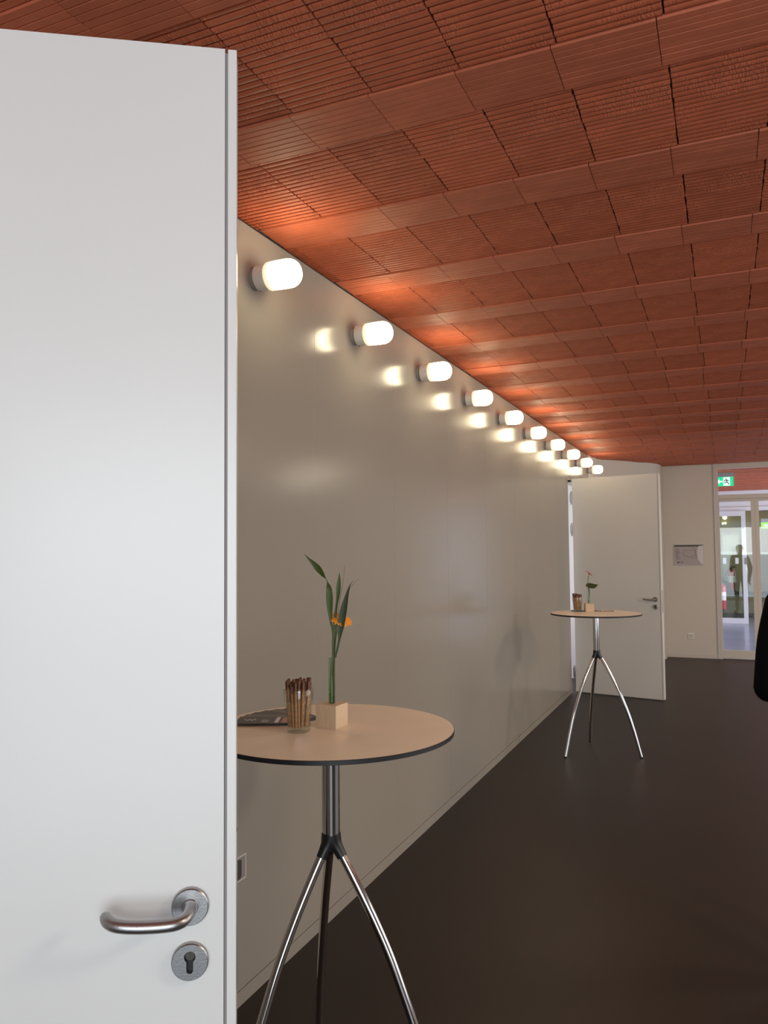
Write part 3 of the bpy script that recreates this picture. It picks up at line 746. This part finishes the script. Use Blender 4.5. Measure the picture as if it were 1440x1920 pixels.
part('pane', MB().box(-.105, .34, .02, .028, .115, 2.31), pane_mat('tinted pane', (.84, .88, .80), 1.3, .02, .0), d3)
for x in (-.045, .20): part('sticker', MB().box(x, x + .065, .0185, .0197, 1.28, 1.41), mat('white sticker', (.8, .82, .8), .5), d3)
part('lock_plate', MB().box(.385, .432, -.012, -.001, 1.27, 1.41), STEEL, d3, bevel=.002)
d4 = tag(link('door_4', None, loc=(0, 20.25, 0)), 'beige door in the corridor behind', kind='structure')
part('door_frame', MB().box(.82, .88, 0, .045, .62, 2.15), OLIVE, d4)
part('door_leaf', MB().box(.88, 1.75, .01, .045, .62, 2.12), mat('beige door', (.33, .29, .21), .5), d4)
part('door_handle', MB().tube([(.94, .01, 1.32), (.94, -.04, 1.32), (1.04, -.04, 1.32)], .011, 10), STEEL, d4, smooth=50)

def ext_sign(loc, w, h, label, green):
    s = thing('exit_sign', loc, label=label, cat='sign', group='green exit signs beyond the glass')
    part('housing', MB().box(-w / 2, w / 2, -.02, .02, h, h + .078), mat('sign housing', (.42, .47, .45), .4), s, bevel=.003)
    part('panel', MB().box(-w / 2, w / 2, -.012, .012, 0, h), mat('lit green ' + label[:5], green, .4, emit=1.0, ecol=green), s)
    wm = mat('lit white', (.8, 1, .93), .4, emit=.9)
    sg = MB(); x0 = -w / 2
    sg.box(x0 + w * .24, x0 + w * .42, -.0145, -.0125, h * .42, h * .58)
    sg.add([(x0 + w * .13, y, h * .5) for y in (-.0145, -.0125)] + [(x0 + w * .26, y, h * .80) for y in (-.0145, -.0125)] + [(x0 + w * .26, y, h * .20) for y in (-.0145, -.0125)], [(0, 2, 4), (1, 5, 3), (0, 1, 3, 2), (2, 3, 5, 4), (4, 5, 1, 0)])
    part('arrow', sg, wm, s)
    part('doorway_symbol', MB().box(x0 + w * .46, x0 + w * .82, -.0145, -.0125, h * .04, h * .96), wm, s)
    mn = MB(); r = h * .055; yy = -.0165
    X = lambda a: x0 + w * a
    mn.lathe([(0, -r), (r * .8, -r * .6), (r * 1.1, 0), (r * .8, r * .6), (0, r)], 10, c=(X(.60), yy, h * .80))
    for pts in (((.61, .70), (.65, .48)), ((.65, .48), (.58, .34), (.50, .36)), ((.65, .48), (.71, .30), (.77, .16)), ((.61, .68), (.53, .60), (.52, .48)), ((.62, .68), (.70, .62), (.74, .52))):
        mn.tube([(X(a), yy, h * b) for a, b in pts], r * .8, 6)
    part('running_figure', mn, mat('dark sign green', (0, .12, .05), .5), s)
    return s
ext_sign((.020, 14.0, 2.636), .285, .15, 'green exit sign with left arrow hanging behind the transom', (.0, .62, .26))
ext_sign((.88, 17.9, 2.02), .36, .12, 'yellow green exit sign seen through the right glass door', (.25, .70, .10))

def extinguisher(loc, label):
    e = thing('fire_extinguisher', loc, label=label, cat='fire extinguisher')
    RED = mat('red enamel', (.42, .03, .035), .3)
    part('cylinder', MB().lathe([(0, 0), (.07, 0), (.077, .01), (.078, .44), (.070, .475), (.04, .505), (.022, .515), (0, .515)], 28), RED, e, smooth=40)
    part('label_band', MB().lathe([(.0785, .20), (.0788, .20), (.0788, .36), (.0785, .36)], 28, caps=False), mat('white band', (.75, .73, .72), .5), e, smooth=40)
    part('foot_ring', MB().lathe([(.0, -.012), (.079, -.012), (.079, .03), (.0782, .03)], 28), BLACKP, e, smooth=40)
    v = MB().lathe([(0, .515), (.02, .515), (.02, .55), (0, .55)], 12); v.box(-.01, .10, -.012, .012, .55, .565); v.box(-.01, .085, -.012, .012, .575, .588)
    part('valve', v, BLACKP, e, smooth=30)
    part('hose', MB().tube([(-.01, 0, .54), (-.07, -.02, .52), (-.105, -.04, .42), (-.100, -.05, .28), (-.085, -.055, .18)], .012, 8), BLACKP, e, smooth=50)
    return e
def at(u, v, dep):
    p = R @ Vector(((u - 720) / 1465, (v - 960) / 1465, 1)) * dep; return Vector((p.x, p.y, p.z + CAMH))
x = at(1354, 1145, 15.0); extinguisher((x.x, x.y, x.z), 'red fire extinguisher hanging at the foyer side wall behind the glass')
part_w = MB().box(-.30, x.x - .075, x.y - .03, x.y + .03, x.z + .2, x.z + .24)
o = part('wall_bracket', part_w, STEEL, bpy.data.objects['wall_foyer_left'])
x = at(1371, 1102, 20.0); e2 = extinguisher((x.x, 20.19, x.z), 'added fire extinguisher imitating a reflection, on the corridor wall behind the foyer door')  # added solid copy standing in for a ghost reflection in the glass
x = at(1363.5, 1000, 20.2)
sg = thing('fire_sign', (x.x, 20.298, x.z), label='small red square fire extinguisher sign on the corridor wall', cat='sign')
part('plate', MB().box(-.065, .065, -.006, 0, -.065, .065), mat('dull red sign', (.22, .06, .05), .5), sg)
g = MB(); g.box(-.045, -.012, -.0075, -.0062, -.045, .035); g.box(.012, .045, -.0075, -.0062, -.045, -.008); g.box(.012, .045, -.0075, -.0062, .005, .045)
part('symbol', g, mat('sign white', (.55, .50, .45), .5), sg)
for (u, v, r, lab) in ((1358.8, 974.5, .052, 'largest glowing globe imitating a lamp reflection, behind the foyer door'), (1355.5, 985, .028, 'small glowing globe imitating a lamp reflection, left below the large globe'), (1360, 984.5, .028, 'small glowing globe imitating a lamp reflection, right below the large globe')):
    x = at(u, v, 20.0)
    gl = thing('reflection_globe', (x.x, 20.24, x.z), label=lab, cat='wall lamp', group='globes imitating lamp reflections in the corridor behind')  # glowing globes added to imitate lamp reflections in the glass
    part('globe', MB().lathe([(r * math.sin(math.pi * i / 12), -r * math.cos(math.pi * i / 12)) for i in range(13)], 20), mat('lit globe', (1, .95, .8), .4, emit=2.5, ecol=(1, .93, .72)), gl, smooth=60)
    part('bracket', MB().lathe([(0, r * .8), (.02, r * .8), (.02, .058), (0, .058)], 12, axis='y'), STEEL, gl, smooth=30)

# ---------------------------------------------------------------- person at the right edge
def person():
    BLK = mat('black jacket cloth', (.004, .004, .005), .95, spec=.1, bump=.2, bscale=120)
    TRS = mat('charcoal trousers', (.015, .015, .018), .9); SK = mat('skin', (.55, .32, .23), .5); HR = mat('dark brown hair', (.03, .018, .012), .6); SHO = mat('black shoe leather', (.01, .01, .01), .4)
    f0 = Vector((-.399, .917, 0)); r0 = Vector((.917, .399, 0))
    ctr = at(1541, 1031, 3.0); base = Vector((ctr.x, ctr.y, 0))
    yaw = math.atan2(f0.y, f0.x) - math.pi / 2
    t = thing('person', base, yaw, label='person in a black jacket at the right picture edge, arm bent at the elbow', cat='person')
    # local: x right, y facing (away from the camera), z up
    V = {}; E = []; rad = []
    names = []
    def v(n, x, y, z, rx, ry=None): V[n] = len(names); names.append(((x, y, z), (rx, ry or rx))); return n
    def e(*ns):
        for a, b in zip(ns, ns[1:]): E.append((V[a], V[b]))
    v('pelvis', 0, 0, .93, .155, .115); v('waist', 0, .0, 1.06, .140, .105); v('chest', 0, .0, 1.24, .155, .115); v('upper', 0, -.01, 1.36, .120, .095)
    v('neck', 0, -.005, 1.44, .056); v('neck2', 0, .01, 1.49, .054); v('headb', 0, .02, 1.555, .074, .088); v('headm', 0, .015, 1.61, .078, .095); v('headt', 0, .005, 1.665, .060, .072)
    e('pelvis', 'waist', 'chest', 'upper', 'neck', 'neck2', 'headb', 'headm', 'headt')
    for s, n in ((-1, 'l'), (1, 'r')):
        v(n + 'hip', s * .09, 0, .86, .092, .10); v(n + 'thigh', s * .10, 0, .68, .080); v(n + 'knee', s * .10, .01, .48, .058); v(n + 'calf', s * .10, -.01, .33, .056); v(n + 'ankle', s * .105, -.02, .10, .040)
        v(n + 'heel', s * .105, -.02, .045, .040); v(n + 'ball', s * .115, .10, .035, .036, .034); v(n + 'toe', s * .12, .17, .03, .028, .026)
        e('pelvis', n + 'hip', n + 'thigh', n + 'knee', n + 'calf', n + 'ankle', n + 'heel', n + 'ball', n + 'toe')
    # left arm bent, forearm across the front ; right arm bent likewise holding hand
    v('lsh', -.172, -.01, 1.385, .072); v('lua', -.200, -.02, 1.27, .070); v('lel', -.232, -.035, 1.070, .064); v('lfa', -.185, .09, 1.065, .052); v('lwr', -.11, .215, 1.10, .034)
    e('upper', 'lsh', 'lua', 'lel', 'lfa', 'lwr')
    v('rsh', .165, -.01, 1.375, .066); v('rua', .205, -.02, 1.25, .062); v('rel', .235, -.04, 1.09, .056); v('rfa', .235, .01, .97, .046); v('rwr', .235, .045, .845, .031)
    e('upper', 'rsh', 'rua', 'rel', 'rfa', 'rwr')
    # hands: palm then five fingers each
    def hand(w, wp, d, side, thumb):
        d = Vector(d).normalized(); side = Vector(side).normalized(); curl = d.cross(side).normalized()
        if thumb < 0: curl = -curl
        wp = Vector(wp); p = wp + d * .045
        v(w + 'palm', *(p), .030, .022); e(w, w + 'palm')
        for i, (o, L) in enumerate(((-.026, .066), (-.009, .074), (.008, .070), (.025, .055))):
            a = p + d * .035 + side * o; b = a + d * L * .45 + curl * .006; c = b + d * L * .30 + curl * .016; g = c + d * L * .18 + curl * .016
            for k, (q, rr) in enumerate(((a, .0105), (b, .0090), (c, .0082), (g, .0072))): v('%sf%d%d' % (w, i, k), *q, rr)
            e(w + 'palm', *['%sf%d%d' % (w, i, k) for k in range(4)])
        a = wp + d * .02 - side * .034; b = a + d * .030 - side * .018 + curl * .006; c = b + d * .028 - side * .004 + curl * .010
        for k, (q, rr) in enumerate(((a, .013), (b, .0105), (c, .0088))): v('%st%d' % (w, k), *q, rr)
        e(w + 'palm', w + 't0', w + 't1', w + 't2')
    hand('lwr', (-.11, .215, 1.10), (.6, .72, .15), (0.1, .1, -1), 1)
    hand('rwr', (.235, .045, .845), (0, .12, -1), (0, -1, -.12), -1)
    me = bpy.data.meshes.new('body'); me.from_pydata([n[0] for n in names], E, [])
    ob = link('body_src', me)
    ob.modifiers.new('s', 'SKIN'); sd = me.skin_vertices[0].data
    for i, n in enumerate(names): sd[i].radius = n[1]
    sd[0].use_root = True
    sub = ob.modifiers.new('u', 'SUBSURF'); sub.levels = 2; sub.render_levels = 2
    dg = bpy.context.evaluated_depsgraph_get(); em = bpy.data.meshes.new_from_object(ob.evaluated_get(dg))
    bpy.data.objects.remove(ob)
    for m in (BLK, TRS, SK, SHO): em.materials.append(m)
    lw, rw = Vector((-.11, .215, 1.10)), Vector((.235, .045, .845))
    for p in em.polygons:
        c = p.center; i = 0
        if c.z > 1.455 and abs(c.x) < .12: i = 2
        elif (c - lw).length < .20 and (c - lw).dot(Vector((.6, .72, .15))) > .012: i = 2
        elif c.z < .835 and c.x > .18: i = 2
        elif c.z < .075: i = 3
        elif c.z < .86: i = 1
        p.material_index = i
    em.shade_smooth()
    em.name = 'body'; body = link('body', em, t)
    # face and hair
    part('nose', MB().tube([(0, .098, 1.625), (0, .112, 1.597), (0, .116, 1.585)], [.008, .012, .010], 10), SK, t, smooth=60)
    for s in (-1, 1):
        part('eye', MB().lathe([(.010 * math.sin(math.pi * i / 8), -.010 * math.cos(math.pi * i / 8)) for i in range(9)], 12, c=(s * .030, .093, 1.615)), mat('eye white', (.6, .6, .58), .2), t, smooth=60)
        part('ear', MB().tube([(s * .078, .01, 1.585), (s * .086, .0, 1.605), (s * .084, .004, 1.63)], [.008, .013, .009], 8), SK, t, smooth=60)
    part('mouth', MB().tube([(-.022, .098, 1.552), (0, .104, 1.55), (.022, .098, 1.552)], [.003, .005, .003], 8), mat('lips', (.4, .12, .1), .4), t, smooth=60)
    hv_ = MB(); N = 20; rings = []
    for i in range(9):
        a = math.pi / 2 * (1 - i / 8) ; z = 1.615 + .093 * math.sin(a) if i < 8 else 1.58; r = math.cos(a) if i < 8 else 1
        rings.append([(.086 * r * math.cos(2 * math.pi * k / N), -.012 + .098 * r * math.sin(2 * math.pi * k / N) * (1 if math.sin(2 * math.pi * k / N) < .3 else .93), z + (.05 * max(0, math.sin(2 * math.pi * k / N)) if i > 5 else -.03 * max(0, -math.sin(2 * math.pi * k / N)) * (i > 6))) for k in range(N)])
    Vh = [p for r in rings for p in r]; Fh = [(i * N + k, i * N + (k + 1) % N, (i + 1) * N + (k + 1) % N, (i + 1) * N + k) for i in range(8) for k in range(N)] + [tuple(range(N))]
    part('hair', hv_.add(Vh, Fh), HR, t, smooth=60)
person()
